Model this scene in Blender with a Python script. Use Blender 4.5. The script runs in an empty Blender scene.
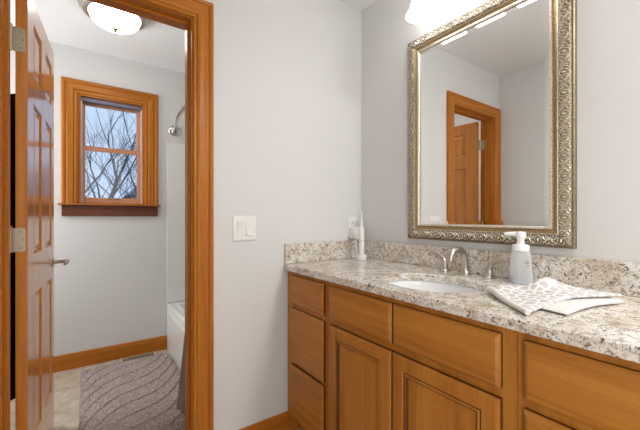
import bpy, bmesh, math, random
from mathutils import Vector, Matrix
random.seed(7)
sc = bpy.context.scene
COL = sc.collection
PI = math.pi

# ------------------------------------------------------------------ camera, world, lights, exposure
CAM_H = 1.124
cd = bpy.data.cameras.new('camera'); cam = bpy.data.objects.new('camera', cd); COL.objects.link(cam)
cam.location = (0, 0, CAM_H); cam.rotation_euler = (PI/2, 0, -math.radians(35.25))
cd.sensor_width = 36; cd.lens = 333.75/640*36; cd.shift_y = 2/640; cd.clip_start = 0.02
sc.camera = cam

w = bpy.data.worlds.new('overcast_sky'); sc.world = w; w.use_nodes = True
bg = w.node_tree.nodes['Background']; bg.inputs[0].default_value = (0.54, 0.68, 0.92, 1); bg.inputs[1].default_value = 1.05

def area(name, loc, rot, sx, sy, watts, color):
    l = bpy.data.lights.new(name, 'AREA'); l.shape = 'RECTANGLE'; l.size = sx; l.size_y = sy; l.energy = watts; l.color = color
    o = bpy.data.objects.new(name, l); COL.objects.link(o); o.location = loc; o.rotation_euler = rot
    return o
# added fill light at the left wall behind the camera, no doorway there
area('left_fill', (-0.31, -0.85, 1.02), (0, -PI/2, 0), 1.95, .85, 13.5, (0.98, 0.99, 1.0))
# added light without a fixture, under the ceiling over the vanity's near end
area('ceiling_fill', (1.22, -0.80, 2.37), (0, 0, 0), .28, .28, 24, (1.0, 0.995, 0.99))
# added fill to brighten the tub room, out of view behind the open door
area('tub_room_fill', (-0.98, 2.68, 1.45), (0, -PI/2, 0), 1.3, .7, 15, (0.95, 0.98, 1.0))
SHADE_E = 5.6     # opal shades of the vanity light
DOME_E = 12.5       # opal dome of the ceiling light

vs = sc.view_settings
vs.view_transform = 'Standard'; vs.look = 'None'; vs.gamma = 1; vs.use_curve_mapping = False
vs.exposure = 0.2

# ------------------------------------------------------------------ materials
def lin(c):
    c = c/255
    return c/12.92 if c <= .04045 else ((c+.055)/1.055)**2.4
def rgb(r, g, b): return (lin(r), lin(g), lin(b), 1)

def base_mat(name, col, rough=.5, metal=0., spec=.5, **kw):
    m = bpy.data.materials.new(name); m.use_nodes = True
    b = m.node_tree.nodes['Principled BSDF']
    b.inputs['Base Color'].default_value = col; b.inputs['Roughness'].default_value = rough
    b.inputs['Metallic'].default_value = metal; b.inputs['Specular IOR Level'].default_value = spec
    for k, v in kw.items(): b.inputs[k.replace('_', ' ')].default_value = v
    return m
class NT:
    def __init__(s, m): s.t = m.node_tree; s.b = s.t.nodes['Principled BSDF']
    def n(s, typ, ins=None, **props):
        nd = s.t.nodes.new(typ)
        for k, v in props.items(): setattr(nd, k, v)
        for k, v in (ins or {}).items():
            if hasattr(v, 'is_linked') or isinstance(v, bpy.types.NodeSocket): s.t.links.new(v, nd.inputs[k])
            else: nd.inputs[k].default_value = v
        return nd
    def link(s, a, b): s.t.links.new(a, b)
    def coords(s, scale=(1, 1, 1), rot=(0, 0, 0)):
        c = s.n('ShaderNodeTexCoord'); mp = s.n('ShaderNodeMapping', {'Vector': c.outputs['Object'], 'Scale': scale, 'Rotation': rot})
        return mp.outputs[0]
    def ramp(s, fac, stops, interp='LINEAR'):
        r = s.n('ShaderNodeValToRGB', {'Fac': fac}); r.color_ramp.interpolation = interp
        el = r.color_ramp.elements
        while len(el) < len(stops): el.new(.5)
        for e, (p, c) in zip(el, stops): e.position = p; e.color = c
        return r.outputs[0]
    def mix(s, fac, a, b, mode='MIX'):
        m = s.n('ShaderNodeMix', data_type='RGBA', blend_type=mode)
        for i, v in ((0, fac), (6, a), (7, b)):
            if isinstance(v, bpy.types.NodeSocket): s.link(v, m.inputs[i])
            else: m.inputs[i].default_value = v
        return m.outputs[2]
    def bump(s, h, strength, dist):
        b = s.n('ShaderNodeBump', {'Height': h, 'Strength': strength, 'Distance': dist}); s.link(b.outputs[0], s.b.inputs['Normal'])
    def color(s, c): s.link(c, s.b.inputs['Base Color'])

def wood(name, axis, dark, mid, light, rough=.34, fine=1.0, bumps=.12, spec=.25, grain=.45):
    m = base_mat(name, mid, rough, spec=spec); t = NT(m)
    sc_ = [26, 26, 26]; sc_[axis] = 1.3
    n1 = t.n('ShaderNodeTexNoise', {'Vector': t.coords(tuple(sc_)), 'Scale': 1.0, 'Detail': 4.0, 'Roughness': .6, 'Distortion': .6})
    s2 = [220*fine]*3; s2[axis] = 9
    n2 = t.n('ShaderNodeTexNoise', {'Vector': t.coords(tuple(s2)), 'Scale': 1.0, 'Detail': 2.0})
    c1 = t.ramp(n1.outputs['Fac'], [(.28, dark), (.5, mid), (.75, light)])
    c2 = t.ramp(n2.outputs['Fac'], [(.3, (.74, .70, .66, 1)), (.62, (1, 1, 1, 1))])
    t.color(t.mix(grain, c1, c2, 'MULTIPLY'))
    t.bump(n2.outputs['Fac'], bumps, .001)
    return m
OAK = (rgb(166, 95, 25), rgb(183, 110, 34), rgb(196, 127, 48))
oak = [wood('honey_oak_' + 'xyz'[i], i, *OAK) for i in range(3)]
MAP = (rgb(156, 95, 30), rgb(178, 114, 42), rgb(192, 130, 54))
maple = [wood('maple_stain_' + 'xyz'[i], i, *MAP, rough=.38, fine=.6, grain=.25, spec=.35) for i in range(3)]
SASH = (rgb(190, 130, 95), rgb(205, 148, 112), rgb(218, 165, 130))
sashw = [wood('pale_sash_wood_' + 'xyz'[i], i, *SASH) for i in range(3)]
darkwood = wood('walnut_stain', 0, rgb(84, 44, 30), rgb(104, 58, 42), rgb(118, 70, 50))

def paint(name, col, bs=220, st=.06, rough=.55):
    m = base_mat(name, col, rough, spec=.35); t = NT(m)
    n = t.n('ShaderNodeTexNoise', {'Vector': t.coords(), 'Scale': bs, 'Detail': 2.0}); t.bump(n.outputs['Fac'], st, .002)
    return m
M_wall = paint('greige_wall_paint', rgb(221, 220, 218))
M_ceil = paint('white_textured_ceiling', rgb(240, 240, 240), 60, .9, .8)
M_white = base_mat('white_plastic', rgb(238, 237, 233), .35)
M_porc = base_mat('white_porcelain', rgb(240, 240, 238), .12, spec=.6)
M_acryl = base_mat('white_tub_acrylic', rgb(232, 232, 229), .2)
M_nickel = base_mat('brushed_nickel', rgb(190, 183, 174), .28, 1.0)
M_hinge = base_mat('satin_nickel_hinge', rgb(186, 174, 154), .42, 1.0)
M_dark = base_mat('dark_slot', rgb(38, 34, 30), .6)
M_chrome = base_mat('polished_chrome', rgb(205, 203, 198), .14, 1.0)
M_mirror = base_mat('mirror_glass', (.93, .94, .93, 1), .0, 1.0)
M_trimtan = base_mat('tan_register_enamel', rgb(203, 186, 158), .4)

def metal_leaf(name, c1, c2, rough):
    m = base_mat(name, c1, rough, .92); t = NT(m)
    n = t.n('ShaderNodeTexNoise', {'Vector': t.coords(), 'Scale': 160.0, 'Detail': 4.0})
    t.color(t.ramp(n.outputs['Fac'], [(.35, c2), (.62, c1)])); t.bump(n.outputs['Fac'], .15, .001)
    return m
M_silver = metal_leaf('champagne_silver_leaf', rgb(228, 222, 210), rgb(200, 190, 172), .36)
M_gold = metal_leaf('antique_gold_leaf', rgb(184, 162, 122), rgb(146, 122, 84), .45)
M_edge = metal_leaf('tarnished_frame_edge', rgb(164, 152, 130), rgb(128, 116, 96), .5)

def granite():
    m = base_mat('speckled_cream_granite', rgb(210, 198, 180), .2, spec=.9, IOR=1.65); t = NT(m)
    co = t.coords((1, 1.0, 1.0))
    cloud = t.n('ShaderNodeTexNoise', {'Vector': co, 'Scale': 16.0, 'Detail': 5.0, 'Roughness': .65, 'Distortion': .8})
    c = t.ramp(cloud.outputs['Fac'], [(.28, rgb(184, 162, 131)), (.42, rgb(215, 203, 185)), (.55, rgb(233, 227, 218)), (.72, rgb(239, 236, 232))])
    grey = t.n('ShaderNodeTexNoise', {'Vector': co, 'Scale': 58.0, 'Detail': 5.0, 'Roughness': .7, 'Distortion': 1.0})
    gm = t.ramp(grey.outputs['Fac'], [(.54, (0, 0, 0, 1)), (.63, (1, 1, 1, 1))])
    c = t.mix(gm, c, rgb(156, 138, 118))
    tan = t.n('ShaderNodeTexNoise', {'Vector': t.coords((1, 1, 1), (.5, .9, .3)), 'Scale': 48.0, 'Detail': 3.0, 'Roughness': .6})
    tm = t.ramp(tan.outputs['Fac'], [(.61, (0, 0, 0, 1)), (.70, (1, 1, 1, 1))])
    c = t.mix(tm, c, rgb(176, 152, 122))
    sp = t.n('ShaderNodeTexNoise', {'Vector': t.coords((1, 1, 1), (1.2, .2, .7)), 'Scale': 76.0, 'Detail': 6.0, 'Roughness': .75, 'Distortion': 1.6})
    sm = t.ramp(sp.outputs['Fac'], [(.55, (0, 0, 0, 1)), (.59, (1, 1, 1, 1))])
    c = t.mix(sm, c, rgb(74, 59, 46))
    t.color(c)
    return m
M_gran = granite()

def tile():
    m = base_mat('beige_stone_tile', rgb(195, 182, 165), .35); t = NT(m)
    co = t.coords()
    n = t.n('ShaderNodeTexNoise', {'Vector': co, 'Scale': 14.0, 'Detail': 6.0, 'Roughness': .7, 'Distortion': .8})
    c = t.ramp(n.outputs['Fac'], [(.32, rgb(164, 146, 126)), (.5, rgb(194, 178, 161)), (.7, rgb(210, 198, 184))])
    br = t.n('ShaderNodeTexBrick', {'Vector': co, 'Scale': 1.0, 'Mortar Size': .003, 'Brick Width': .305, 'Row Height': .305, 'Color1': (1, 1, 1, 1), 'Color2': (.96, .96, .96, 1), 'Mortar': (.62, .57, .5, 1)}, offset=0.0)
    t.color(t.mix(1.0, c, br.outputs['Color'], 'MULTIPLY'))
    return m
M_tile = tile()

def fabric(name, c1, c2, scale=300, rough=.95, st=.4):
    m = base_mat(name, c1, rough, spec=.15); t = NT(m)
    n = t.n('ShaderNodeTexNoise', {'Vector': t.coords(), 'Scale': scale, 'Detail': 3.0, 'Roughness': .7})
    t.color(t.ramp(n.outputs['Fac'], [(.36, c2), (.62, c1)])); t.bump(n.outputs['Fac'], st, .004)
    return m
M_rug = fabric('taupe_shag_pile', rgb(198, 183, 176), rgb(142, 127, 122), 90, st=1.0)
M_curtain = fabric('grey_curtain_cloth', rgb(164, 152, 145), rgb(146, 135, 129), 400)
M_liner = fabric('blue_grey_liner', rgb(128, 134, 154), rgb(112, 118, 138), 300)
M_robe = fabric('dark_robe_cloth', rgb(34, 29, 28), rgb(20, 17, 17), 60)
M_hem = fabric('white_terry_hem', rgb(238, 235, 229), rgb(222, 218, 212), 500)

def towel_mat():
    m = base_mat('white_terry_with_grey_trellis', rgb(236, 233, 228), .95, spec=.1); t = NT(m)
    co = t.coords((1, 1, .3))
    v = t.n('ShaderNodeTexVoronoi', {'Vector': co, 'Scale': 38.0, 'Randomness': .6}, feature='DISTANCE_TO_EDGE')
    f = t.ramp(v.outputs['Distance'], [(.09, (0, 0, 0, 1)), (.16, (1, 1, 1, 1))])
    n = t.n('ShaderNodeTexNoise', {'Vector': co, 'Scale': 420.0, 'Detail': 2.0})
    c = t.mix(f, rgb(238, 235, 230), rgb(198, 192, 190))
    t.color(c); t.bump(n.outputs['Fac'], .5, .003)
    return m
M_towel = towel_mat()

def emit(name, col, strength):
    m = base_mat(name, (.9, .9, .88, 1), .3)
    b = m.node_tree.nodes['Principled BSDF']; b.inputs['Emission Color'].default_value = col; b.inputs['Emission Strength'].default_value = strength
    return m
M_shade = emit('lit_opal_shade_glass', (1, .99, .98, 1), SHADE_E)
M_dome = emit('lit_opal_dome_glass', (1, .985, .965, 1), DOME_E)

def thin_glass(name):
    m = bpy.data.materials.new(name); m.use_nodes = True; nt = m.node_tree; nt.nodes.clear()
    o = nt.nodes.new('ShaderNodeOutputMaterial'); mx = nt.nodes.new('ShaderNodeMixShader'); tr = nt.nodes.new('ShaderNodeBsdfTransparent'); gl = nt.nodes.new('ShaderNodeBsdfGlossy')
    tr.inputs[0].default_value = (.95, .97, .97, 1); gl.inputs['Roughness'].default_value = .02; mx.inputs[0].default_value = .05
    nt.links.new(tr.outputs[0], mx.inputs[1]); nt.links.new(gl.outputs[0], mx.inputs[2]); nt.links.new(mx.outputs[0], o.inputs[0])
    return m
M_pane = thin_glass('window_pane_glass')
def translucent_plastic(name, col, tr_amt):
    m = bpy.data.materials.new(name); m.use_nodes = True; nt = m.node_tree; b = nt.nodes['Principled BSDF']; o = nt.nodes['Material Output']
    b.inputs['Base Color'].default_value = col; b.inputs['Roughness'].default_value = .18
    tl = nt.nodes.new('ShaderNodeBsdfTranslucent'); tl.inputs[0].default_value = col
    m1 = nt.nodes.new('ShaderNodeMixShader'); m1.inputs[0].default_value = .6
    mx = nt.nodes.new('ShaderNodeMixShader'); tr = nt.nodes.new('ShaderNodeBsdfTransparent'); tr.inputs[0].default_value = (.97, .98, .985, 1)
    mx.inputs[0].default_value = tr_amt
    nt.links.new(b.outputs[0], m1.inputs[1]); nt.links.new(tl.outputs[0], m1.inputs[2])
    nt.links.new(m1.outputs[0], mx.inputs[1]); nt.links.new(tr.outputs[0], mx.inputs[2]); nt.links.new(mx.outputs[0], o.inputs[0])
    return m
M_bottle = translucent_plastic('frosted_clear_plastic', rgb(250, 250, 250), .38)
M_soap = translucent_plastic('pale_soap_liquid', rgb(226, 233, 244), .4)
M_pump = base_mat('white_pump_plastic', rgb(240, 240, 238), .3)
M_bark = base_mat('grey_bark', rgb(88, 86, 94), .9)
M_roof = base_mat('slate_shingles', rgb(140, 145, 156), .9)
M_siding = base_mat('pale_siding', rgb(165, 172, 182), .8)
M_ground = base_mat('winter_lawn', rgb(110, 112, 92), .95)
M_grey = base_mat('grey_print', rgb(120, 124, 132), .5)
M_cord = base_mat('grey_cord', rgb(190, 188, 185), .5)

# ------------------------------------------------------------------ mesh helpers
class MB:
    def __init__(s): s.bm = bmesh.new(); s.mi = 0
    def face(s, vs):
        try: f = s.bm.faces.new(vs)
        except ValueError: return None
        f.material_index = s.mi; return f
    def v(s, p): return s.bm.verts.new(p)
    def box(s, x0, x1, y0, y1, z0, z1, bevel=0, seg=2):
        t = bmesh.new(); bmesh.ops.create_cube(t, size=1)
        for v in t.verts: v.co = ((x0+x1)/2+v.co.x*(x1-x0), (y0+y1)/2+v.co.y*(y1-y0), (z0+z1)/2+v.co.z*(z1-z0))
        if bevel: bmesh.ops.bevel(t, geom=t.edges[:], offset=bevel, segments=seg, profile=.5, affect='EDGES')
        s.merge(t); return s
    def merge(s, t, mat=None):
        if mat is not None: bmesh.ops.transform(t, matrix=mat, verts=t.verts)
        mp = {v: s.v(v.co) for v in t.verts}
        for f in t.faces: s.face([mp[v] for v in f.verts])
        t.free(); return s
    def tube(s, pts, r, seg=10, cap=True):
        pts = [Vector(p) for p in pts]; n = len(pts)
        rs = r if isinstance(r, (list, tuple)) else [r]*n
        rings = []; up = None
        for i, p in enumerate(pts):
            d = (pts[min(i+1, n-1)]-pts[max(i-1, 0)]).normalized()
            if up is None:
                up = Vector((0, 0, 1)) if abs(d.z) < .9 else Vector((1, 0, 0))
            a = d.cross(up).normalized(); b = a.cross(d).normalized(); up = b
            rings.append([s.v(p+(a*math.cos(2*PI*k/seg)+b*math.sin(2*PI*k/seg))*rs[i]) for k in range(seg)])
        for A, B in zip(rings, rings[1:]):
            for k in range(seg): s.face([A[k], A[(k+1) % seg], B[(k+1) % seg], B[k]])
        if cap: s.face(rings[0][::-1]); s.face(rings[-1])
        return s
    def lathe(s, prof, c, axis=(0, 0, 1), seg=32, sx=1, sy=1, cap=True):
        # prof: list of (r, h) ; axis: direction of h
        ax = Vector(axis).normalized(); q = Vector((0, 0, 1)).rotation_difference(ax)
        rings = []
        for r, h in prof:
            rings.append([s.v(Vector(c)+q @ Vector((r*sx*math.cos(2*PI*k/seg), r*sy*math.sin(2*PI*k/seg), h))) for k in range(seg)])
        for A, B in zip(rings, rings[1:]):
            for k in range(seg): s.face([A[k], A[(k+1) % seg], B[(k+1) % seg], B[k]])
        if cap: s.face(rings[0][::-1]); s.face(rings[-1])
        return s
    def nested(s, f, u0, u1, v0, v1, loops, mis=()):
        prev = None
        for i, (ins, d) in enumerate(loops):
            s.mi = 1 if i in mis else 0
            ring = [s.v(f(u, v, d)) for u, v in ((u0+ins, v0+ins), (u1-ins, v0+ins), (u1-ins, v1-ins), (u0+ins, v1-ins))]
            if prev is None: s.face(ring[::-1])
            else:
                for k in range(4): s.face([prev[k], prev[(k+1) % 4], ring[(k+1) % 4], ring[k]])
            prev = ring
        s.mi = 0
        s.face(prev); return s
    def sweep(s, f, u0, u1, v0, v1, prof, closed, mats=None):
        # prof: (w outward from the inner rectangle, t off the wall), closed polygon; 3 legs (open at the bottom) or 4
        if closed: cs = [((-1, -1), u0, v0), ((-1, 1), u0, v1), ((1, 1), u1, v1), ((1, -1), u1, v0)]
        else: cs = [((-1, 0), u0, v0), ((-1, 1), u0, v1), ((1, 1), u1, v1), ((1, 0), u1, v0)]
        n = len(prof)
        segs = 4 if closed else 3
        for k in range(segs):
            if mats: s.mi = mats[k] if not isinstance(mats[k], (list, tuple)) else 0
            (da, ua, va), (db, ub, vb) = cs[k], cs[(k+1) % 4]
            A = [s.v(f(ua+da[0]*w, va+da[1]*w, t)) for w, t in prof]; B = [s.v(f(ub+db[0]*w, vb+db[1]*w, t)) for w, t in prof]
            for i in range(n):
                if mats and isinstance(mats[k], (list, tuple)): s.mi = mats[k][i]
                s.face([A[i], A[(i+1) % n], B[(i+1) % n], B[i]])
            if not closed:
                if k == 0: s.face(A)
                if k == segs-1: s.face(B[::-1])
        s.mi = 0
        return s
    def blob(s, c, r, rot=None, sub=1):
        t = bmesh.new(); bmesh.ops.create_icosphere(t, subdivisions=sub, radius=1)
        m = Matrix.Translation(c) @ (rot.to_4x4() if rot else Matrix.Identity(4)) @ Matrix.Diagonal((r[0], r[1], r[2], 1))
        return s.merge(t, m)
    def grid(s, nu, nv, fn, closed_u=False):
        g = [[s.v(fn(i/(nu if closed_u else nu-1), j/(nv-1))) for j in range(nv)] for i in range(nu)]
        for i in range(nu if closed_u else nu-1):
            for j in range(nv-1):
                s.face([g[i][j], g[(i+1) % nu][j], g[(i+1) % nu][j+1], g[i][j+1]])
        return g
    def build(s, name, mats, parent=None, smooth=False, origin=None, fix=True, angle=35):
        if not isinstance(mats, (list, tuple)): mats = [mats]
        bm = s.bm
        if fix: bmesh.ops.recalc_face_normals(bm, faces=bm.faces[:])
        if parent is not None: o0 = WLOC[parent.name]
        elif origin is not None: o0 = Vector(origin)
        else:
            lo = Vector([min(v.co[i] for v in bm.verts) for i in range(3)]); hi = Vector([max(v.co[i] for v in bm.verts) for i in range(3)])
            o0 = Vector(((lo.x+hi.x)/2, (lo.y+hi.y)/2, lo.z))
        bmesh.ops.translate(bm, verts=bm.verts[:], vec=-o0)
        me = bpy.data.meshes.new(name); bm.to_mesh(me); bm.free()
        for m in mats: me.materials.append(m)
        if smooth:
            me.polygons.foreach_set('use_smooth', [True]*len(me.polygons))
            me.set_sharp_from_angle(angle=math.radians(angle))
        o = bpy.data.objects.new(name, me); COL.objects.link(o)
        if parent is not None: o.parent = parent
        else: o.location = o0
        WLOC[o.name] = o0
        return o
WLOC = {}
def tag(o, label=None, cat=None, group=None, kind=None):
    for k, v in (('label', label), ('category', cat), ('group', group), ('kind', kind)):
        if v: o[k] = v
    return o
def thing(name, loc, label, cat, group=None, kind=None):
    o = bpy.data.objects.new(name, None); COL.objects.link(o); o.location = loc; o.empty_display_size = .05
    WLOC[o.name] = Vector(loc); return tag(o, label, cat, group, kind)

# ------------------------------------------------------------------ the room
XR, XL, YB, YB2, YF, ZC = 1.394, -.320, 1.53, 1.645, 3.085, 2.39
XL2 = -1.0; YN = -1.42
JL, JR, JH = -.2255, .388, 2.0            # faces of the door jamb
def S(o, label, cat): return tag(o, label, cat, kind='structure')
m = MB(); m.box(XL2-.1, XR+.12, YN-.1, YF+.12, -.1, 0)
S(m.build('floor', M_tile, origin=(0, 0, 0)), 'beige mottled stone tile floor', 'floor')
m = MB(); m.box(XL2-.1, XR+.12, YN-.1, YF+.12, ZC, ZC+.1)
S(m.build('ceiling', M_ceil, origin=(0, 0, ZC)), 'white textured ceiling over both rooms', 'ceiling')
m = MB(); m.box(XR, XR+.12, YN-.1, YF+.12, 0, ZC)
S(m.build('wall_right', M_wall), 'greige wall behind the framed mirror and vanity', 'wall')
m = MB(); m.box(XL-.12, XL, YN, YB, 0, ZC)
S(m.build('wall_left', M_wall), 'greige wall seen only in the mirror', 'wall')
m = MB(); m.box(XL-.12, XR, YN-.1, YN, 0, ZC)
S(m.build('wall_near', M_wall), 'greige wall behind the camera', 'wall')
m = MB()
m.box(XL2, JL-.02, YB, YB2, 0, ZC); m.box(JR+.02, XR, YB, YB2, 0, ZC); m.box(JL-.02, JR+.02, YB, YB2, JH+.02, ZC)
S(m.build('wall_back', M_wall), 'greige wall with the doorway and light switches', 'wall')
m = MB(); m.box(XL2-.1, XL2, YB, YF, 0, ZC)
S(m.build('wall_far_left', M_wall), 'greige side wall of the tub room hidden behind the door', 'wall')
WX0, WX1, WZ0, WZ1 = -.04, .41, 1.222, 2.05     # window opening
m = MB()
m.box(XL2-.1, WX0, YF, YF+.12, 0, ZC); m.box(WX1, XR, YF, YF+.12, 0, ZC); m.box(WX0, WX1, YF, YF+.12, 0, WZ0); m.box(WX0, WX1, YF, YF+.12, WZ1, ZC)
S(m.build('wall_far', M_wall), 'pale wall around the window in the tub room', 'wall')

# door lining, stops and casing
m = MB()
m.box(JL-.02, JL, YB, YB2, 0, JH+.02); m.box(JR, JR+.02, YB, YB2, 0, JH+.02)
m.box(JR-.011, JR, 1.568, 1.606, 0, JH); m.box(JL, JL+.011, 1.568, 1.606, 0, JH)
m.mi = 1; m.box(JL, JR, YB, YB2, JH, JH+.02); m.box(JL+.011, JR-.011, 1.568, 1.606, JH-.011, JH)
S(m.build('trim_1', [oak[2], oak[0]]), 'honey oak door lining with stops', 'door jamb')
CAS = [(0, 0), (0, .009), (.003, .012), (.011, .012), (.015, .0085), (.019, .014), (.026, .0165), (.046, .016), (.057, .0175), (.063, .018), (.067, .013), (.071, .0175), (.078, .0195), (.084, .018), (.087, .014), (.087, 0)]
m = MB(); m.sweep(lambda u, v, d: (u, YB-d, v), JL-.005, JR+.005, 0, JH+.005, CAS, False, [0, 1, 0])
S(m.build('trim_2', [oak[2], oak[0]]), 'honey oak moulded casing around the doorway', 'door casing')
m = MB(); m.sweep(lambda u, v, d: (u, YB2+d, v), JL-.005, JR+.005, 0, JH+.005, CAS, False, [0, 1, 0])
S(m.build('trim_3', [oak[2], oak[0]]), 'honey oak casing on the tub room side of the doorway', 'door casing')

def baseboard(name, f, u0, u1, label, mat, h=.106):
    prof = [(0, 0), (.013, 0), (.013, h-.028), (.0105, h-.022), (.0105, h-.010), (.005, h), (0, h)]
    m = MB(); A = [m.v(f(u0, d, z)) for d, z in prof]; B = [m.v(f(u1, d, z)) for d, z in prof]
    for i in range(len(prof)): m.face([A[i], A[(i+1) % len(prof)], B[(i+1) % len(prof)], B[i]])
    m.face(A[::-1]); m.face(B)
    return S(m.build(name, mat), label, 'baseboard')
baseboard('baseboard_back', lambda u, d, z: (u, YB-d, z), JR+.0925, .930, 'oak baseboard between the door casing and the vanity', oak[0])
baseboard('baseboard_far', lambda u, d, z: (u, YF-d, z), XL2, .574, 'oak baseboard under the window', oak[0], .115)
baseboard('baseboard_left', lambda u, d, z: (XL+d, u, z), YN, YB-.02, 'oak baseboard seen only from the side', oak[1])

# ------------------------------------------------------------------ six panel door, open into the tub room
DA = Vector((-.173, 1.658)); DB = Vector((-.131, 2.268)); DW = .608
dd = (DB-DA).normalized(); dn = Vector((dd.y, -dd.x)); DT = .035
def dmap(s_, z, d): p = DA+dd*s_+dn*d; return (p.x, p.y, z)
door = MB()
us = [0, .104, .272, .368, .536, DW]; zs = [.008, .22, .812, .975, 1.58, 1.688, 1.90, 1.992]
REC = [(0, 0), (.004, -.003), (.010, -.009), (.016, -.010), (.034, -.004), (.040, -.0035)]
for side in (0, 1):
    fm = (lambda u, v, d: dmap(u, v, d)) if side == 0 else (lambda u, v, d: dmap(u, v, -DT-d))
    for i in range(5):
        for j in range(7):
            if i in (1, 3) and j in (1, 3, 5):
                prev = None
                for ins, d in REC:
                    ring = [door.v(fm(u, v, d)) for u, v in ((us[i]+ins, zs[j]+ins), (us[i+1]-ins, zs[j]+ins), (us[i+1]-ins, zs[j+1]-ins), (us[i]+ins, zs[j+1]-ins))]
                    if prev:
                        for k in range(4): door.face([prev[k], prev[(k+1) % 4], ring[(k+1) % 4], ring[k]])
                    prev = ring
                door.face(prev)
            else:
                door.face([door.v(fm(u, v, 0)) for u, v in ((us[i], zs[j]), (us[i+1], zs[j]), (us[i+1], zs[j+1]), (us[i], zs[j+1]))])
for a, b in (((0, zs[0]), (0, zs[-1])), ((0, zs[-1]), (DW, zs[-1])), ((DW, zs[-1]), (DW, zs[0])), ((DW, zs[0]), (0, zs[0]))):
    door.face([door.v(dmap(*a, 0)), door.v(dmap(*b, 0)), door.v(dmap(*b, -DT)), door.v(dmap(*a, -DT))])
bmesh.ops.remove_doubles(door.bm, verts=door.bm.verts[:], dist=.0005)
oakdoor = wood('satin_oak_door', 2, rgb(182, 108, 34), rgb(206, 129, 46), rgb(218, 147, 62), rough=.3, bumps=.02)
ob = oakdoor.node_tree.nodes['Principled BSDF']; ob.inputs['Coat Weight'].default_value = 1; ob.inputs['Coat Roughness'].default_value = .13; ob.inputs['Coat IOR'].default_value = 1.5
doorob = S(door.build('door_1', oakdoor, origin=(DA.x, DA.y, .008)), 'honey oak six panel door standing open into the tub room', 'door')
for hz in (1.782, 1.039, .26):
    h = MB()
    t = bmesh.new()
    x0, x1, z0, z1, r = -.2225, -.179, hz-.0445, hz+.0445, .010
    pr = [(x0, z0)]+[(x1-r+r*math.cos(a), z0+r+r*math.sin(a)) for a in [-PI/2+PI/2*k/5 for k in range(6)]]+[(x1-r+r*math.cos(a), z1-r+r*math.sin(a)) for a in [PI/2*k/5 for k in range(6)]]+[(x0, z1)]
    F_ = [h.v((x, 1.6545, z)) for x, z in pr]; B_ = [h.v((x, 1.6578, z)) for x, z in pr]
    h.face(F_); h.face(B_[::-1])
    for k in range(len(pr)): h.face([F_[k], F_[(k+1) % len(pr)], B_[(k+1) % len(pr)], B_[k]])
    h.lathe([(.0052, -.046), (.0052, .046)], (-.2205, 1.6525, hz), seg=14)
    h.lathe([(.003, .046), (.0062, .048), (.0062, .050), (.003, .053)], (-.2205, 1.6525, hz), seg=14)
    h.box(-.2253, -.2232, 1.609, 1.6455, z0, z1, .0005, 1)
    ho = h.build('hinge', M_hinge, doorob, True); ho['label'] = 'satin nickel butt hinge'
    s_ = MB()
    for dx, dz in ((-.193, .030), (-.187, 0), (-.193, -.030)):
        s_.lathe([(.0034, 0), (.0030, .0012), (.0012, .0012), (.001, .0006)], (dx, 1.6547, hz+dz), (0, -1, 0), seg=12)
    WLOC[ho.name] = WLOC[doorob.name]
    s_.build('screw', M_edge, ho, True)
lv = MB(); c = Vector(dmap(.545, .893, 0)); n3 = Vector((dn.x, dn.y, 0)); d3 = Vector((dd.x, dd.y, 0))
lv.lathe([(.026, 0), (.026, .004), (.022, .009), (.011, .011), (.0095, .05), (.012, .055), (.012, .064)], c, n3, seg=28)
pts = [c+n3*.064+d3*(.006-t*.115)+n3*(.006*math.sin(t*PI))+Vector((0, 0, .004*math.sin(t*PI*1.4))) for t in [k/10 for k in range(11)]]
lv.tube(pts, [.0085, .0095, .009, .0085, .008, .0075, .0075, .0075, .0078, .008, .006], 12)
c2 = Vector(dmap(.545, .893, -DT))
lv.lathe([(.026, 0), (.026, .004), (.022, .009), (.011, .011), (.0095, .034), (.012, .046)], c2, -n3, seg=28)
lv.tube([c2-n3*.046-d3*(t*.115-.006) for t in [k/6 for k in range(7)]], .008, 12)
lo_ = lv.build('lever_handle', M_nickel, doorob, True); lo_['label'] = 'nickel lever handle'

# robe hanging on the hidden side of the door, visible through the hinge gap
rb = MB()
def robe(u, v):
    a = 2*PI*u; z = .40+1.25*v
    wd = .165+.04*(1-v); th = .055+.012*(1-v)
    p = DA+dd*(.23+wd*math.cos(a))+dn*(-DT-.084-.014*math.sin(9*a+3*v)*(1.05-v)+th*math.sin(a)*1.0)
    return (p.x, p.y, z - (.06*abs(math.cos(a)) if v > .9 else 0)*(v-.9)/.1)
g = rb.grid(48, 18, robe, True)
rb.face([r[0] for r in g]); rb.face([r[-1] for r in g])
ro = rb.build('robe', M_robe, None, True)
tag(ro, 'dark robe hanging behind the open door, seen through the hinge gap', 'robe')

# ------------------------------------------------------------------ window
wf = MB()
f = lambda u, v, d: (u, YF-d, v)
wf.box(WX0-.0, WX0+.018, YF, YF+.12, WZ0, WZ1); wf.box(WX1-.018, WX1, YF, YF+.12, WZ0, WZ1)
wf.mi = 1; wf.box(WX0+.018, WX1-.018, YF, YF+.12, WZ1-.012, WZ1); wf.box(WX0+.018, WX1-.018, YF, YF+.12, WZ0, WZ0+.008)
win = S(wf.build('window_1', [oak[2], oak[0]]), 'double hung wooden window with bare trees outside', 'window')
WC = [(0, 0), (0, .010), (.006, .013), (.016, .013), (.022, .009), (.028, .016), (.060, .018), (.070, .014), (.078, .019), (.090, .020), (.098, .015), (.098, 0)]
m = MB(); m.sweep(f, WX0, WX1, WZ0+.003, WZ1, WC, False, [0, 1, 0]); m.build('casing', [oak[2], oak[0]], win)
m = MB(); m.box(-.158, .526, YF-.042, YF, 1.2135, 1.2245, .003); m.build('sill', oak[0], win)
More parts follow.
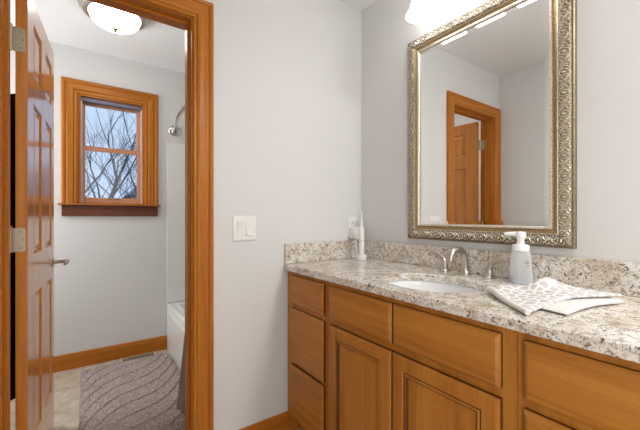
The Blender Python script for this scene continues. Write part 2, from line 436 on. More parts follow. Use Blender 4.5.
m = MB(); m.box(-.134, .503, YF-.024, YF, 1.131, 1.2134, .002); ap = m.build('apron', darkwood, win); ap['label'] = 'dark walnut stained apron under the sill'
m = MB(); m.box(WX0+.018, WX1-.018, YF+.020, YF+.095, WZ1-.045, WZ1-.013, .003); ht = m.build('head_track', base_mat('blue_grey_vinyl_track', rgb(112, 108, 130), .4), win)
m = MB(); m.box(WX0+.0185, WX0+.028, YF+.015, YF+.1, WZ0+.009, WZ1-.046); m.box(WX1-.028, WX1-.0185, YF+.015, YF+.1, WZ0+.009, WZ1-.046); m.build('side_track', base_mat('pale_vinyl_track', rgb(212, 200, 196), .4), win)
def sash(y0, y1, z0, z1, gz0, gz1, gx0=.008, gx1=.356):
    a, b = WX0+.0285, WX1-.0285
    m = MB(); m.box(a, gx0, y0, y1, z0, z1, .002); m.box(gx1, b, y0, y1, z0, z1, .002)
    m.mi = 1; m.box(gx0, gx1, y0, y1, z0, gz0, .002); m.box(gx0, gx1, y0, y1, gz1, z1, .002)
    s_ = m.build('sash', [sashw[2], sashw[0]], win)
    WLOC[s_.name] = WLOC[win.name]
    p = MB(); ym = (y0+y1)/2; p.box(gx0-.001, gx1+.001, ym-.002, ym+.002, gz0-.001, gz1+.001); p.build('pane', M_pane, s_)
    return s_
up = sash(YF+.058, YF+.083, 1.646, 2.004, 1.674, 1.988)
lo2 = sash(YF+.026, YF+.051, 1.231, 1.660, 1.274, 1.634)
m = MB(); m.box(.155, .205, YF+.028, YF+.05, 1.6602, 1.669, .003); m.lathe([(.010, 0), (.010, .006), (.005, .008)], (.18, YF+.039, 1.669)); m.build('sash_lock', M_hinge, win, True)
m = MB()
for xx in (.165, .215): m.box(xx-.014, xx+.014, YF+.016, YF+.026, 1.262, 1.270, .003)
m.build('sash_lift', M_edge, win)

# outdoors
m = MB(); m.box(-30, 40, 3.6, 60, -3.1, -3.0); S(m.build('ground', M_ground), 'winter lawn outside below the window', 'ground')
def tree(x, y, h, r, seed, label, spread=.55, lean=(0, 0)):
    rnd = random.Random(seed); m = MB(); root = Vector((x, y, -3.0))
    tr = thing('bare_tree', root, label, 'tree', 'bare trees outside the window')
    def grow(mb, p, d, L, r, lev):
        pts = [p]; n = 5
        for k in range(n):
            d = (d+Vector((rnd.uniform(-.16, .16), rnd.uniform(-.16, .16), rnd.uniform(-.06, .12)))).normalized(); pts.append(pts[-1]+d*L/n)
        mb.tube(pts, [r*(1-.5*k/n) for k in range(n+1)], 6 if lev < 2 else 3, True)
        if lev >= 5: return
        nb = 3 if lev < 4 else 2
        for k in range(nb):
            i = rnd.choice([2, 3, 4, 5]) if k else 5
            a = rnd.uniform(0, 2*PI); e = Vector((math.cos(a), math.sin(a), 0))
            nd = (d*.8+e*spread*rnd.uniform(.6, 1.3)+Vector((0, 0, .25))).normalized()
            grow(mb, pts[i], nd, L*rnd.uniform(.62, .82), r*(.5 if k == 0 else .40), lev+1)
    trunk = MB(); d = Vector((lean[0], lean[1], 1)).normalized()
    top = root+d*h*.36; trunk.tube([root, root+d*h*.12, root+d*h*.25, top], [r*1.3, r, r*.9, r*.8], 10); trunk.build('trunk', M_bark, tr, True)
    br = MB()
    for k in range(4):
        a = 2*PI*k/4+rnd.uniform(-.4, .4); grow(br, top-d*h*.05*k*.6, (d+Vector((math.cos(a), math.sin(a), 0))*spread*.55).normalized(), h*.25, r*.6, 1)
    br.build('branches', M_bark, tr)
tree(-.05, 9.0, 8.4, .11, 17, 'tall bare tree outside, behind the left half of the window', .5)
tree(1.9, 15.0, 8.8, .12, 11, 'forked bare tree outside, behind the right half of the window', .6, (.05, 0))
tree(.4, 19.0, 9.5, .10, 23, 'thin distant bare tree outside, seen low in the window middle', .7)
tree(2.6, 24.0, 9.0, .09, 31, 'small hazy bare tree outside in front of the distant house', .8)
hs = thing('house', (5.0, 30, -3), 'distant pale house with a grey gable roof, seen through the lower sash', 'house')
m = MB(); m.box(2.9, 7.1, 28, 34, -3, 2.7); m.build('walls', M_siding, hs)
m = MB()
a = [m.v(p) for p in ((2.6, 27.7, 2.7), (7.4, 27.7, 2.7), (5, 27.7, 5.0))]; b = [m.v(p) for p in ((2.6, 34.3, 2.7), (7.4, 34.3, 2.7), (5, 34.3, 5.0))]
m.face(a); m.face(b)
for k in range(3): m.face([a[k], a[(k+1) % 3], b[(k+1) % 3], b[k]])
m.build('roof', M_roof, hs)

# ------------------------------------------------------------------ tub, surround, curtain
tub = thing('bathtub', (.98, 2.36, 0), 'white bathtub with a straight apron behind the door casing', 'bathtub')
m = MB(); fz = lambda u, v, d: (u, v, d)
m.nested(fz, .578, 1.392, 1.648, 3.082, [(0, 0), (0, .37), (.004, .384), (.012, .39), (.07, .39), (.085, .38), (.11, .22), (.14, .10), (.19, .075)])
m.build('tub_shell', M_acryl, tub, True, angle=50)
m = MB(); m.nested(lambda u, v, d: (.578-d, u, v), 1.70, 3.03, .05, .33, [(0, 0), (0, .001), (.012, .006), (.02, .006)]); m.build('apron_panel', M_acryl, tub)
sr = thing('tub_surround', (.98, 3.07, .39), 'white wall surround panels above the bathtub', 'tub surround')
m = MB(); m.box(.577, 1.380, 3.076, 3.084, .392, 1.765, .003); m.build('end_panel', M_acryl, sr)
m = MB(); m.box(1.381, 1.393, 1.66, 3.084, .392, 1.765, .003); m.build('side_panel', M_acryl, sr)
rod = thing('curtain_rod', (.6, 2.36, 1.87), 'curved nickel shower curtain rod with a round wall flange', 'curtain rod')
rp = [Vector((.644-.085*math.sin(PI*t), 3.080-t*1.430, 1.87)) for t in [k/24 for k in range(25)]]
m = MB(); m.tube(rp, .0125, 14); m.build('rod', M_chrome, rod, True)
for yy, ax in ((3.0845, (0, -1, 0)), (1.6455, (0, 1, 0))):
    m = MB(); m.lathe([(.046, 0), (.047, .006), (.040, .014), (.022, .018), (.0175, .034), (.014, .036)], (.644, yy, 1.87), ax, sx=1.2); m.build('flange', M_chrome, rod, True)
ct = thing('shower_curtain', (.5, 1.83, .06), 'grey cloth shower curtain gathered at the near end of the tub', 'shower curtain')
def drape(off, amp, y0, y1, z0, z1, fl):
    def fn(u, v):
        y = y0+(y1-y0)*u; tt = (3.08-y)/1.43
        xt = .644-.085*math.sin(PI*tt)
        x = xt-off*(1-v)-fl*(1-v)**2*u+amp*math.sin(u*2*PI*5)*(1.0-.45*v)
        return (x, y+.02*(1-v)*u, z0+(z1-z0)*v)
    return fn
def cloth(name, mat, fn, th, nu=81, nv=14):
    m = MB(); gA = m.grid(nu, nv, fn)
    gB = m.grid(nu, nv, lambda u, v: tuple(Vector(fn(u, v))+Vector((th, 0, 0))))
    for i in range(nu-1):
        for j in (0, nv-1): m.face([gA[i][j], gA[i+1][j], gB[i+1][j], gB[i][j]])
    for j in range(nv-1):
        for i in (0, nu-1): m.face([gA[i][j], gA[i][j+1], gB[i][j+1], gB[i][j]])
    return m.build(name, mat, ct, True, angle=60)
cloth('curtain_cloth', M_curtain, drape(.150, .017, 1.70, 1.940, .070, 1.819, .018), .003)
lc = cloth('curtain_liner', M_liner, drape(.118, .012, 1.71, 1.925, .036, 1.815, .02), .002); lc['label'] = 'blue grey liner below the curtain hem'
for k in range(6):
    yy = 1.71+.04*k; tt = (3.08-yy)/1.43; xc = .644-.085*math.sin(PI*tt); m = MB()
    ring = [Vector((xc+.032*math.cos(a), yy, 1.852+.032*math.sin(a))) for a in [2*PI*q/16 for q in range(17)]]
    m.tube(ring, .0022, 6, False); m.build('curtain_ring', M_chrome, rod, True)

# ------------------------------------------------------------------ rug, register, ceiling light
RX0, RX1, RY0, RY1 = -.022, .560, 1.86, 2.955
def corner(x, y, r=.055):
    cx = min(max(x, RX0+r), RX1-r); cy = min(max(y, RY0+r), RY1-r); d = Vector((x-cx, y-cy))
    if abs(d.x) > 1e-6 and abs(d.y) > 1e-6:
        q = max(abs(d.x), abs(d.y)); d = d.normalized()*q
    return cx+d.x, cy+d.y
rnd = random.Random(5)
def pile(u, v):
    x, y = corner(RX0+(RX1-RX0)*u, RY0+(RY1-RY0)*v)
    s_ = 2*u-1; phi = (y-RY0)/1.095*1.45-.10*s_-.33*s_*abs(s_)**1.6
    fr = (phi/.185) % 1; dgr = min(fr, 1-fr)*.185
    z = .027-.017*math.exp(-(dgr/.011)**2)+.004*(fr-.5)+rnd.uniform(-.0024, .0024)
    e = min(u, 1-u, v, 1-v)
    if e < .02: z = .003+(z-.003)*(e/.02)**.5
    return (x, y, z)
m = MB(); g = m.grid(150, 220, pile)
rim = [g[i][0] for i in range(150)]+[g[149][j] for j in range(1, 220)]+[g[i][219] for i in range(148, -1, -1)]+[g[0][j] for j in range(218, 0, -1)]
low = [m.v((v.co.x, v.co.y, .0006)) for v in rim]
for k in range(len(rim)): m.face([rim[k], rim[(k+1) % len(rim)], low[(k+1) % len(rim)], low[k]])
tag(m.build('bath_rug', M_rug, None, True, angle=80), 'taupe shag bath rug carved with wavy grooves on the tile floor', 'rug')

vt = thing('floor_register', (.355, 3.02, 0), 'tan floor heating register with dark slots by the baseboard', 'floor register')
vx0, vx1, vy0, vy1 = .225, .485, 2.966, 3.066
m = MB()
m.nested(fz, vx0, vx1, vy0, vy1, [(0, .0005), (0, .003), (.004, .006), (.016, .006)])
m.build('flange', M_trimtan, vt)
m = MB(); m.box(vx0+.020, vx1-.020, vy0+.022, vy1-.022, .0062, .0072); m.build('grille_opening', M_dark, vt)
m = MB()
for k in range(12):
    x = vx0+.030+k*.0175; m.box(x, x+.005, vy0+.034, vy1-.034, .0074, .0078)
m.box(vx0+.020, vx1-.020, 3.014, 3.018, .0079, .0084); m.build('louvers', M_trimtan, vt)

cl = thing('ceiling_light', (.16, 2.38, ZC), 'round opal glass ceiling light with a nickel rim in the tub room', 'ceiling light')
cx, cy = .155, 2.375
m = MB(); m.lathe([(.10, 0), (.186, 0), (.190, -.008), (.186, -.018), (.176, -.022), (.175, -.034), (.168, -.044), (.150, -.050), (.138, -.050), (.133, -.044)], (cx, cy, ZC-.0005), seg=56); m.build('rim', M_nickel, cl, True)
m = MB(); m.lathe([(.136, -.043), (.135, -.056), (.127, -.076), (.110, -.094), (.082, -.109), (.050, -.117), (.02, -.1205), (.004, -.121)], (cx, cy, ZC), seg=48); dm = m.build('glass_dome', M_dome, cl, True)
m = MB(); m.lathe([(.004, -.1195), (.016, -.1215), (.018, -.1265), (.011, -.130), (.008, -.133), (.010, -.138), (.008, -.143), (.001, -.145)], (cx, cy, ZC), seg=20); m.build('finial', M_edge, cl, True)

# ------------------------------------------------------------------ vanity
FX = .872
glaze_shade = wood('dark_glaze_and_edge_shade', 2, rgb(84, 46, 16), rgb(100, 57, 20), rgb(114, 68, 26))  # glaze in the door grooves; on the fronts' side edges, painted gap shadow
def front(name, parent, y0, y1, z0, z1, mat):
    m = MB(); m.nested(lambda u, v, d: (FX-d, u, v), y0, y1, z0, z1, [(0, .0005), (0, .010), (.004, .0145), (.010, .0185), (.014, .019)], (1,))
    return m.build(name, [mat, glaze_shade], parent)
def panel_door(parent, y0, y1, z0, z1):
    m = MB(); mp = lambda u, v, d: (FX-d, u, v)
    # stiles and rails as mitre-free nested loops; the field is its own panel
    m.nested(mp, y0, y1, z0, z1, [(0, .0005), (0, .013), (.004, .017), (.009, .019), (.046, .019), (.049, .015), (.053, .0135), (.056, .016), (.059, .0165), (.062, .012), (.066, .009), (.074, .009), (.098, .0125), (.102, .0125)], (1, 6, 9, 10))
    return m.build('cabinet_door', [maple[2], glaze_shade], parent)
def cabinet(y0, y1, label):
    c = thing('vanity_cabinet', ((FX+1.39)/2, (y0+y1)/2, 0), label, 'cabinet', 'vanity cabinets')
    m = MB()
    m.box(FX, FX+.02, y0, y1, .10, .8485, .001)
    m.box(FX+.02, 1.392, y0, y0+.016, 0, .8485); m.box(FX+.02, 1.392, y1-.016, y1, 0, .8485)
    m.box(FX+.02, 1.392, y0+.016, y1-.016, .10, .116); m.box(1.384, 1.392, y0+.016, y1-.016, .116, .8485)
    m.build('carcass', maple[2], c)
    m = MB(); m.box(FX+.07, FX+.085, y0+.016, y1-.016, 0, .10); m.build('toe_kick', maple[1], c)
    return c
cabA = cabinet(.3915, 1.528, 'long maple vanity cabinet under the sink with two doors and stacked drawers')
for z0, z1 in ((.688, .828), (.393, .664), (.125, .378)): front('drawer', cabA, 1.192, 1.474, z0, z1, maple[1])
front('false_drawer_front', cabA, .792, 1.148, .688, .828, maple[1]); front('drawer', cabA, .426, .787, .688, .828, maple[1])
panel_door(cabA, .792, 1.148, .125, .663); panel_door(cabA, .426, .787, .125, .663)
cabB = cabinet(-.10, .3905, 'maple drawer cabinet at the right end of the vanity')
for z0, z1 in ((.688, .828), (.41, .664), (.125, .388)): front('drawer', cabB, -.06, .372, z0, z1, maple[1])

# countertop with an oval cut-out
SX, SY, SA, SB = 1.070, .785, .160, .195
m = MB(); x0, x1, y0, y1 = .849, 1.392, -.115, 1.5285
N = 64; zt, zb = .880, .850
def outer(k):
    a = 2*PI*k/N; c_, s_ = math.cos(a), math.sin(a); return c_, s_
angs = sorted([2*PI*k/N for k in range(N)]+[math.atan2(yy-SY, xx-SX) % (2*PI) for xx in (x0, x1) for yy in (y0, y1)])
def hit(a):
    c_, s_ = math.cos(a), math.sin(a); t = 1e9
    if abs(c_) > 1e-9: t = min(t, ((x1 if c_ > 0 else x0)-SX)/c_)
    if abs(s_) > 1e-9: t = min(t, ((y1 if s_ > 0 else y0)-SY)/s_)
    return SX+c_*t, SY+s_*t
def ell(a, k=0):
    return SX+(SA+k)*math.cos(a), SY+(SB+k)*math.sin(a)
rings = []
for fn, z in ((lambda a: ell(a, 0), zb), (lambda a: ell(a, 0), zt-.004), (lambda a: ell(a, .004), zt), (lambda a: (lambda p: (min(max(p[0], x0+.004), x1), min(max(p[1], y0+.004), y1)))(hit(a)), zt), (hit, zt-.004), (hit, zb)):
    rings.append([m.v((*fn(a), z)) for a in angs])
rings.append(rings[0])
for A, B in zip(rings, rings[1:]):
    for k in range(len(angs)): m.face([A[k], A[(k+1) % len(angs)], B[(k+1) % len(angs)], B[k]])
tag(m.build('countertop', M_gran, origin=(1.12, .7, .85)), 'speckled cream granite countertop with an oval sink cut-out', 'countertop')
m = MB(); m.box(1.3735, 1.3925, -.115, 1.5285, .8805, .984, .002); tag(m.build('backsplash', M_gran), 'long granite backsplash under the framed mirror', 'backsplash', 'granite splash strips')
m = MB(); m.box(.853, 1.373, 1.5095, 1.5285, .8805, .984, .002); tag(m.build('backsplash', M_gran), 'short granite side splash beside the light switches', 'backsplash', 'granite splash strips')

sk = thing('sink', (SX, SY, .72), 'white oval undermount sink in the granite countertop', 'sink')
m = MB()
pr = [(1.10, -.031), (1.025, -.031), (1.015, -.034), (1.0, -.05), (.97, -.085), (.88, -.13), (.70, -.160), (.40, -.172), (.10, -.176)]
rr = [[m.v((SX+SA*r*math.cos(2*PI*k/48), SY+SB*r*math.sin(2*PI*k/48), .88+h)) for k in range(48)] for r, h in pr]
for A, B in zip(rr, rr[1:]):
    for k in range(48): m.face([A[k], A[(k+1) % 48], B[(k+1) % 48], B[k]])
m.face(rr[-1]); m.build('basin', M_porc, sk, True, fix=True)
m = MB(); m.lathe([(.022, 0), (.022, .003), (.016, .004), (.014, .001), (.002, .001)], (SX, SY, .7045)); m.build('drain', M_chrome, sk, True)

# faucet
FXX, FYY = 1.322, .802
fa = thing('faucet', (FXX, FYY, .8805), 'brushed nickel widespread faucet with two levers behind the sink', 'faucet')
sp = MB(); sp.lathe([(.027, 0), (.027, .004), (.021, .009), (.017, .016), (.0165, .03)], (FXX, FYY, .8803), seg=28)
arc = [Vector((FXX, FYY, .905)), Vector((FXX-.003, FYY, .935))]
for k in range(13):
    a = PI*.97*k/12; arc.append(Vector((FXX-.006-.050*(1-math.cos(a)), FYY, .952+.036*math.sin(a))))
e = arc[-1]; arc.append(e+Vector((0, 0, -.012)))
sp.tube(arc, [.0165, .0160, .0155, .015, .0145, .014, .0138, .0135, .013, .0128, .0125, .0122, .012, .012, .012, .012], 16)
so = sp.build('spout', M_nickel, fa, True)
WLOC[so.name] = WLOC[fa.name]
m = MB(); m.lathe([(.0105, 0), (.0105, -.003), (.008, -.003)], e+Vector((0, 0, -.0125)), seg=20); m.build('aerator', M_edge, so, True)
for sgn, yb in ((1, .905), (-1, .703)):
    m = MB(); m.lathe([(.026, 0), (.026, .004), (.020, .009), (.014, .018), (.0125, .032)], (1.330, yb, .8803), seg=28)
    pts = [Vector((1.330, yb, .905)), Vector((1.330, yb+sgn*.002, .922)), Vector((1.329, yb+sgn*.010, .938)), Vector((1.327, yb+sgn*.024, .948)), Vector((1.325, yb+sgn*.042, .953)), Vector((1.323, yb+sgn*.060, .955)), Vector((1.321, yb+sgn*.076, .955))]
    m.tube(pts, [.0125, .012, .0105, .009, .0078, .007, .0045], 14)
    m.build('lever', M_nickel, fa, True)

# ------------------------------------------------------------------ mirror
MY0, MY1, MZ0, MZ1 = .430, 1.154, 1.014, 2.024
mr = thing('framed_mirror', (XR, (MY0+MY1)/2, MZ0), 'rectangular wall mirror in a carved champagne silver frame', 'mirror')
mp = lambda u, v, d: (XR-.001-d, u, v)
W = .076
prof_d = [(0, 0), (0, .018), (.003, .023), (.006, .023), (.008, .0215), (.014, .0265), (.022, .0305), (.031, .0325), (.038, .0325), (.043, .030), (.046, .0275), (.048, .029), (.050, .028), (.056, .0235), (.063, .022), (.066, .025), (.070, .026), (.073, .024), (.076, .019), (.076, 0)]
pmat = [2, 2, 2, 2, 2, 2, 2, 2, 2, 2, 0, 0, 1, 1, 1, 0, 0, 0, 2, 2]
prof = [(W-d, t) for d, t in prof_d]
m = MB(); m.sweep(mp, MY0+W, MY1-W, MZ0+W, MZ1-W, prof, True, [pmat]*4); m.build('frame', [M_silver, M_gold, M_edge], mr, True, angle=28)
orn = MB(); bead = MB()
def along(u0, v0, u1, v1, nu, nv):      # side from (u0,v0) to (u1,v1); nu, nv point inward
    L = math.hypot(u1-u0, v1-v0); tx, ty = (u1-u0)/L, (v1-v0)/L; n = round(L/.072); st = L/n
    ax = Vector(mp(tx, ty, 0))-Vector(mp(0, 0, 0)); di = Vector(mp(nu, nv, 0))-Vector(mp(0, 0, 0)); no = Vector((-1, 0, 0))
    R0 = Matrix((ax, di, no)).transposed()
    def roll(d): return .0215+.0115*math.sin(PI*min(1, max(0, (d-.004)/.050)))
    for k in range(n):
        def put(a, d, r, ang=0):
            s_ = (k+.5)*st+a
            if s_ < d+.004 or s_ > L-d-.004: return
            orn.blob(Vector(mp(u0+tx*s_+nu*d, v0+ty*s_+nv*d, roll(d))), r, R0 @ Matrix.Rotation(ang, 3, 'Z'))
        # an oval shell, leaves curling away on both sides, a palmette half way to the next shell
        for q in range(12):
            t = 2*PI*q/12; put(.0105*math.cos(t), .0270+.0145*math.sin(t), (.0026, .0042, .0042), math.atan2(.0145*math.cos(t), -.0105*math.sin(t))+PI/2)
        put(0, .0270, (.0040, .0085, .0038))
        for sg in (-1, 1):
            put(sg*.0175, .0345, (.0030, .0100, .0046), sg*.65); put(sg*.0185, .0185, (.0030, .0095, .0046), -sg*.75)
            put(sg*.0255, .0385, (.0026, .0075, .0040), sg*.35); put(sg*.0265, .0260, (.0030, .0090, .0046), -sg*.25)
            put(sg*.0275, .0125, (.0026, .0060, .0040), -sg*.9); put(sg*.0330, .0330, (.0026, .0085, .0042), sg*.15)
            put(sg*.0345, .0160, (.0024, .0065, .0040), -sg*.2)
    n2 = int((L-2*W)/.0085)
    for k in range(n2+1):
        s_ = W+k*(L-2*W)/n2
        bead.blob(mp(u0+tx*s_+nu*.0735, v0+ty*s_+nv*.0735, .0240), (.0030, .0030, .0030), None, 1)
along(MY0, MZ0, MY1, MZ0, 0, 1); along(MY0, MZ1, MY1, MZ1, 0, -1); along(MY0, MZ0, MY0, MZ1, 1, 0); along(MY1, MZ0, MY1, MZ1, -1, 0)
orn.build('carved_ornament', M_silver, mr, True); bead.build('bead_trim', M_silver, mr, True)
m = MB(); m.nested(mp, MY0+W-.004, MY1-W+.004, MZ0+W-.004, MZ1-W+.004, [(0, .002), (0, .0165), (.020, .0185)]); m.build('mirror_glass', M_mirror, mr)

# ------------------------------------------------------------------ vanity light above the mirror
vl = thing('vanity_light', (XR, .80, 2.14), 'three shade vanity light on the wall above the mirror', 'wall light')
m = MB(); m.box(XR-.022, XR-.0005, .52, 1.08, 2.20, 2.29, .008, 3); m.build('back_plate', M_nickel, vl, True)
for yy in (.985, .80, .615):
    m = MB(); m.tube([(XR-.02, yy, 2.245), (XR-.05, yy, 2.255), (XR-.09, yy, 2.252), (1.275, yy, 2.230), (1.268, yy, 2.18)], .008, 12)
    m.lathe([(.012, .012), (.026, .006), (.030, -.012), (.028, -.022)], (1.268, yy, 2.165), seg=24)
    am = m.build('arm', M_nickel, vl, True)
    WLOC[am.name] = WLOC[vl.name]
    m = MB(); m.lathe([(.027, .108), (.034, .095), (.042, .072), (.048, .045), (.056, .022), (.067, .006), (.071, 0), (.069, -.002), (.060, .004), (.045, .02), (.01, .03)], (1.268, yy, 2.055), seg=40)
    m.build('glass_shade', M_shade, am, True)

# ------------------------------------------------------------------ switches, outlet, adapter
sw = thing('light_switch', (.633, YB, 1.07), 'white two rocker light switch plate beside the door casing', 'light switch')
fy = lambda u, v, d: (u, YB-.0005-d, v)
m = MB(); m.nested(fy, .573, .692, 1.009, 1.130, [(0, 0), (0, .003), (.004, .006), (.008, .0065)]); m.build('cover_plate', M_white, sw)
for xc, tilt in ((.610, 1), (.656, -1)):
    m = MB(); z0, z1 = 1.036, 1.103; w2 = .0165
    pts = [(xc-w2, z0), (xc+w2, z0), (xc+w2, z1), (xc-w2, z1)]
    def dep(z, t): return .0068+(.0075 if (z > 1.07) == (t > 0) else .0008)
    a = [m.v(fy(x, z, .0066)) for x, z in pts]; b = [m.v(fy(x+(.001 if x < xc else -.001), z, dep(z, tilt))) for x, z in pts]
    mid = [m.v(fy(xc+w2-.001, 1.0695, .0088)), m.v(fy(xc-w2+.001, 1.0695, .0088))]
    m.face([a[0], a[1], b[1], b[0]]); m.face([a[2], a[3], b[3], b[2]]); m.face([a[1], a[2], b[2], mid[0], b[1]]); m.face([a[3], a[0], b[0], mid[1], b[3]])
    m.face([b[0], b[1], mid[0], mid[1]]); m.face([mid[1], mid[0], b[2], b[3]]); m.face(a[::-1])
    m.build('rocker', M_white, sw)
for xc in (.610, .656):
    for zz in (1.021, 1.118):
        m = MB(); m.lathe([(.003, 0), (.003, .0012), (.001, .0012)], fy(xc, zz, .0066), (0, -1, 0), seg=10); m.build('plate_screw', M_white, sw)
ou = thing('outlet', (1.318, YB, 1.065), 'white wall outlet above the side splash', 'outlet')
m = MB(); m.nested(fy, 1.281, 1.356, 1.004, 1.126, [(0, 0), (0, .003), (.004, .006), (.008, .0065)]); m.build('cover_plate', M_white, ou)
for zz in (1.092, 1.040):
    m = MB(); m.nested(fy, 1.302, 1.335, zz-.014, zz+.014, [(0, .0066), (0, .0078), (.002, .0084)]); so_ = m.build('socket', M_white, ou)
    WLOC[so_.name] = WLOC[ou.name]
    m = MB(); 
    for xx in (1.313, 1.325): m.box(xx-.001, xx+.001, YB-.0094, YB-.0090, zz-.002, zz+.007)
    m.lathe([(.0025, 0), (.0025, .0003)], (1.319, YB-.0090, zz-.008), (0, -1, 0), seg=10); m.build('slots', M_dark, so_)
pa = thing('power_adapter', (1.316, YB-.03, .995), 'white plug-in adapter in the lower outlet socket with grey cord', 'power adapter')
m = MB(); m.box(1.288, 1.343, YB-.047, YB-.0095, .997, 1.062, .006, 3); m.build('body', M_white, pa, True)
m = MB(); m.tube([(1.316, YB-.030, 1.0622), (1.318, YB-.034, 1.082), (1.322, YB-.032, 1.098), (1.335, YB-.026, 1.104), (1.346, YB-.024, 1.092), (1.352, YB-.024, 1.06), (1.353, YB-.026, 1.0), (1.350, YB-.032, .93), (1.345, YB-.05, .886), (1.325, YB-.085, .884)], .0022, 8); m.build('cord', M_cord, pa, True)

# ------------------------------------------------------------------ electric toothbrush on its charger
tb = (1.285, 1.409)
cg = thing('toothbrush_charger', (*tb, .8805), 'white charging base standing on the granite in the corner', 'charger')
m = MB(); m.lathe([(.026, 0), (.027, .004), (.0265, .026), (.024, .031), (.012, .0315)], (*tb, .8805), seg=32, sy=1.1); m.build('base', M_white, cg, True)
m = MB(); m.lathe([(.006, .0315), (.006, .040), (.004, .042)], (*tb, .8805), seg=16); m.build('peg', M_white, cg, True)
et = thing('electric_toothbrush', (*tb, .912), 'white electric toothbrush standing upright on its charging base', 'toothbrush')
m = MB(); m.lathe([(.0125, .0135), (.0145, .014), (.0152, .03), (.0155, .09), (.0150, .135), (.0130, .160), (.0085, .168)], (*tb, .8990), seg=28); m.build('handle', M_white, et, True)
m = MB(); m.lathe([(.0075, .168), (.0068, .19), (.0045, .222), (.0038, .238), (.0058, .242), (.0062, .252), (.005, .258), (.002, .260)], (*tb, .8990), seg=20)
bh = m.build('brush_head', M_white, et, True); WLOC[bh.name] = WLOC[et.name]
m = MB(); m.lathe([(.0058, 0), (.0054, .010), (.003, .011)], (tb[0]-.004, tb[1]-.0035, 1.1495), (-.75, -.65, 0), seg=14); m.build('bristles', M_porc, bh, True)
m = MB(); m.lathe([(.0045, 0), (.0045, .0012), (.002, .0014)], (tb[0]-.0102, tb[1]-.0102, .99), (-.707, -.707, 0), seg=14); m.build('power_button', base_mat('pale_button', rgb(200, 204, 208), .4), et, True)

# ------------------------------------------------------------------ foam soap dispenser
sd = (1.324, .582); SZ = .8805
so = thing('soap_dispenser', (*sd, SZ), 'clear foaming soap bottle with a white pump on the countertop', 'soap dispenser')
ang = math.radians(38)
def rrect(hw, hd, r, n=6):
    out = []
    for cx_, cy_, a0 in ((hw-r, hd-r, 0), (-hw+r, hd-r, PI/2), (-hw+r, -hd+r, PI), (hw-r, -hd+r, 1.5*PI)):
        for k in range(n+1): a = a0+PI/2*k/n; out.append((cx_+r*math.cos(a), cy_+r*math.sin(a)))
    return out
def stack(lv, mat, name, parent):
    m = MB(); prev = None
    for hw, hd, r, z in lv:
        ring = [m.v((sd[0]+x*math.cos(ang)-y*math.sin(ang), sd[1]+x*math.sin(ang)+y*math.cos(ang), SZ+z)) for x, y in rrect(hw, hd, r)]
        if prev is None: m.face(ring[::-1])
        else:
            for k in range(len(ring)): m.face([prev[k], prev[(k+1) % len(ring)], ring[(k+1) % len(ring)], ring[k]])
        prev = ring
    m.face(prev); return m.build(name, mat, parent, True, angle=50)
stack([(.036, .027, .010, .0005), (.0405, .031, .012, .004), (.0405, .031, .013, .02), (.037, .029, .014, .07), (.033, .028, .018, .105), (.030, .027, .022, .116), (.026, .025, .022, .119)], M_bottle, 'bottle', so)
lq = stack([(.0375, .028, .010, .003), (.0375, .028, .011, .02), (.0368, .0277, .012, .030)], M_soap, 'soap_liquid', so); lq['label'] = 'pale bluish soap in the bottle'
m = MB(); m.lathe([(.027, .119), (.029, .121), (.029, .136), (.026, .141), (.013, .143), (.0115, .16), (.0115, .164), (.016, .165), (.0175, .170), (.0175, .185), (.015, .189), (.004, .190)], (*sd, SZ), seg=32)
nd = Vector((-math.sin(.35)*0-.35, .94, 0)).normalized()
p0 = Vector((*sd, SZ+.180)); m.tube([p0, p0+nd*.02, p0+nd*.040, p0+nd*.052+Vector((0, 0, -.002))], [.010, .009, .0075, .0065], 14)
m.build('pump', M_pump, so, True)
# printed marks on the label side facing the room
m = MB()
fd = Vector((math.cos(ang+PI), math.sin(ang+PI), 0)); sdv = Vector((-fd.y, fd.x, 0))
fd2 = Vector((-math.sin(ang)*-1*-1, 0, 0))
ln = Vector((math.sin(ang), -math.cos(ang), 0))    # short side normal towards the camera's right
for (n_, hw_) in ((fd, .0392),):
    for a, z, ww in ((.012, .082, .010), (.011, .075, .012), (.013, .066, .008)):
        c_ = Vector((*sd, SZ+z))+n_*(.0405-(z-.02)*.07+.0006)
        q = [c_+sdv*(-ww/2+a), c_+sdv*(ww/2+a), c_+sdv*(ww/2+a)+Vector((0, 0, .003)), c_+sdv*(-ww/2+a)+Vector((0, 0, .003))]
        fq = [m.v(x) for x in q]; bq = [m.v(x-n_*.0012) for x in q]; m.face(fq); m.face(bq[::-1])
        for k in range(4): m.face([fq[k], fq[(k+1) % 4], bq[(k+1) % 4], bq[k]])
m.build('printed_label', M_grey, so)

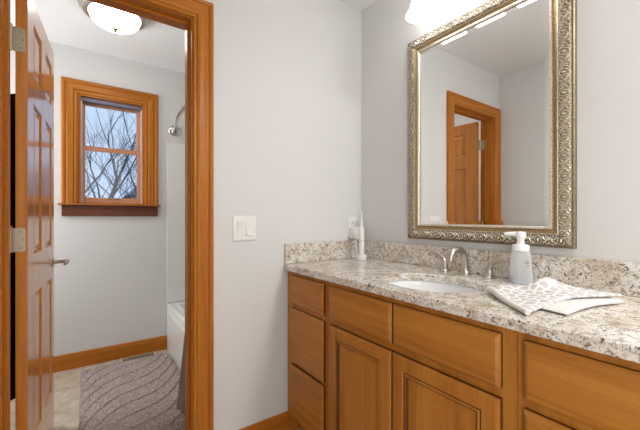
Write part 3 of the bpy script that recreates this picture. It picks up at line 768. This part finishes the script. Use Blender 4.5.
# ------------------------------------------------------------------ folded hand towel
tw = thing('hand_towel', (1.07, .42, .8805), 'folded white washcloth with a grey trellis pattern on the countertop', 'towel')
def sheet(name, mats, corners, zfn, th, bow=(0, 0, 0, 0), nu=44, nv=44, hem=.055):
    A, B, C_, D = [Vector(c) for c in corners]     # A(u0 v0) B(u1 v0) C(u1 v1) D(u0 v1)
    ctr = (A+B+C_+D)/4
    def P(u, v):
        p = A*(1-u)*(1-v)+B*u*(1-v)+C_*u*v+D*(1-u)*v
        for val, e, q, w_ in ((bow[0], 1-v, u, (A+B)/2), (bow[1], u, v, (B+C_)/2), (bow[2], v, u, (C_+D)/2), (bow[3], 1-u, v, (D+A)/2)):
            if val: p = p+(w_-ctr).normalized()*val*e*e*math.sin(PI*q)
        return p
    m = MB()
    def top(u, v):
        p = P(u, v); e = min(u, 1-u, v, 1-v); rim = min(1, e/.06); rr = math.sqrt(max(0, 1-(1-rim)**2))
        z0 = zfn(u, v); return (p.x, p.y, z0+th*.5+th*.5*rr)
    def bot(u, v):
        p = P(u, v); e = min(u, 1-u, v, 1-v); rim = min(1, e/.06); rr = math.sqrt(max(0, 1-(1-rim)**2))
        z0 = zfn(u, v); return (p.x, p.y, z0+th*.5-th*.5*rr)
    gt = m.grid(nu, nv, top); gb = m.grid(nu, nv, bot)
    for i in range(nu-1):
        for j in (0, nv-1): m.face([gt[i][j], gt[i+1][j], gb[i+1][j], gb[i][j]])
    for j in range(nv-1):
        for i in (0, nu-1): m.face([gt[i][j], gt[i][j+1], gb[i][j+1], gb[i][j]])
    bmesh.ops.remove_doubles(m.bm, verts=m.bm.verts[:], dist=.00005)
    o = m.build(name, mats, tw, True, angle=70)
    return o
Z0 = .8808
def zl(u, v): return Z0+.0005
sheet('lower_fold', M_hem, [(.985, .46), (.962, .316), (1.232, .270), (1.29, .40)], lambda u, v: Z0+.003*math.sin(PI*v)*u, .012, (0, -.012, 0, 0))
def zt_(u, v):
    base = .0135*min(1, max(0, (v-.12)*2.2))*min(1, max(0, (u+.15)*1.1))
    pk = .036*math.exp(-((u-.38)**2/.035+(v-.70)**2/.045))+.012*math.exp(-((u-.12)**2/.02+(v-.25)**2/.08))
    rip = .0035*math.sin(7*u+4*v)*u*(1-u)*4
    return Z0+.001+base+pk+rip*.6+.002
# A left tip, B front corner, C right tip, D back
sheet('upper_fold', M_towel, [(1.055, .560), (.884, .372), (1.245, .272), (1.225, .500)], zt_, .011, (0, -.035, 0, .0))
hm = MB()
def hemline(p0, p1, n, bow_, z):
    out = []
    for k in range(n+1):
        t = k/n; p = Vector(p0).lerp(Vector(p1), t)+Vector(bow_)*math.sin(PI*t); out.append((p.x, p.y, z(t)))
    return out
hm.tube(hemline((1.052, .556, 0), (.888, .374, 0), 24, (0, 0, 0), lambda t: zt_(t, 0)+.0065-.001*t), [.0105-.004*k/24 for k in range(25)], 12)
hm.build('hem_roll', M_hem, tw, True)
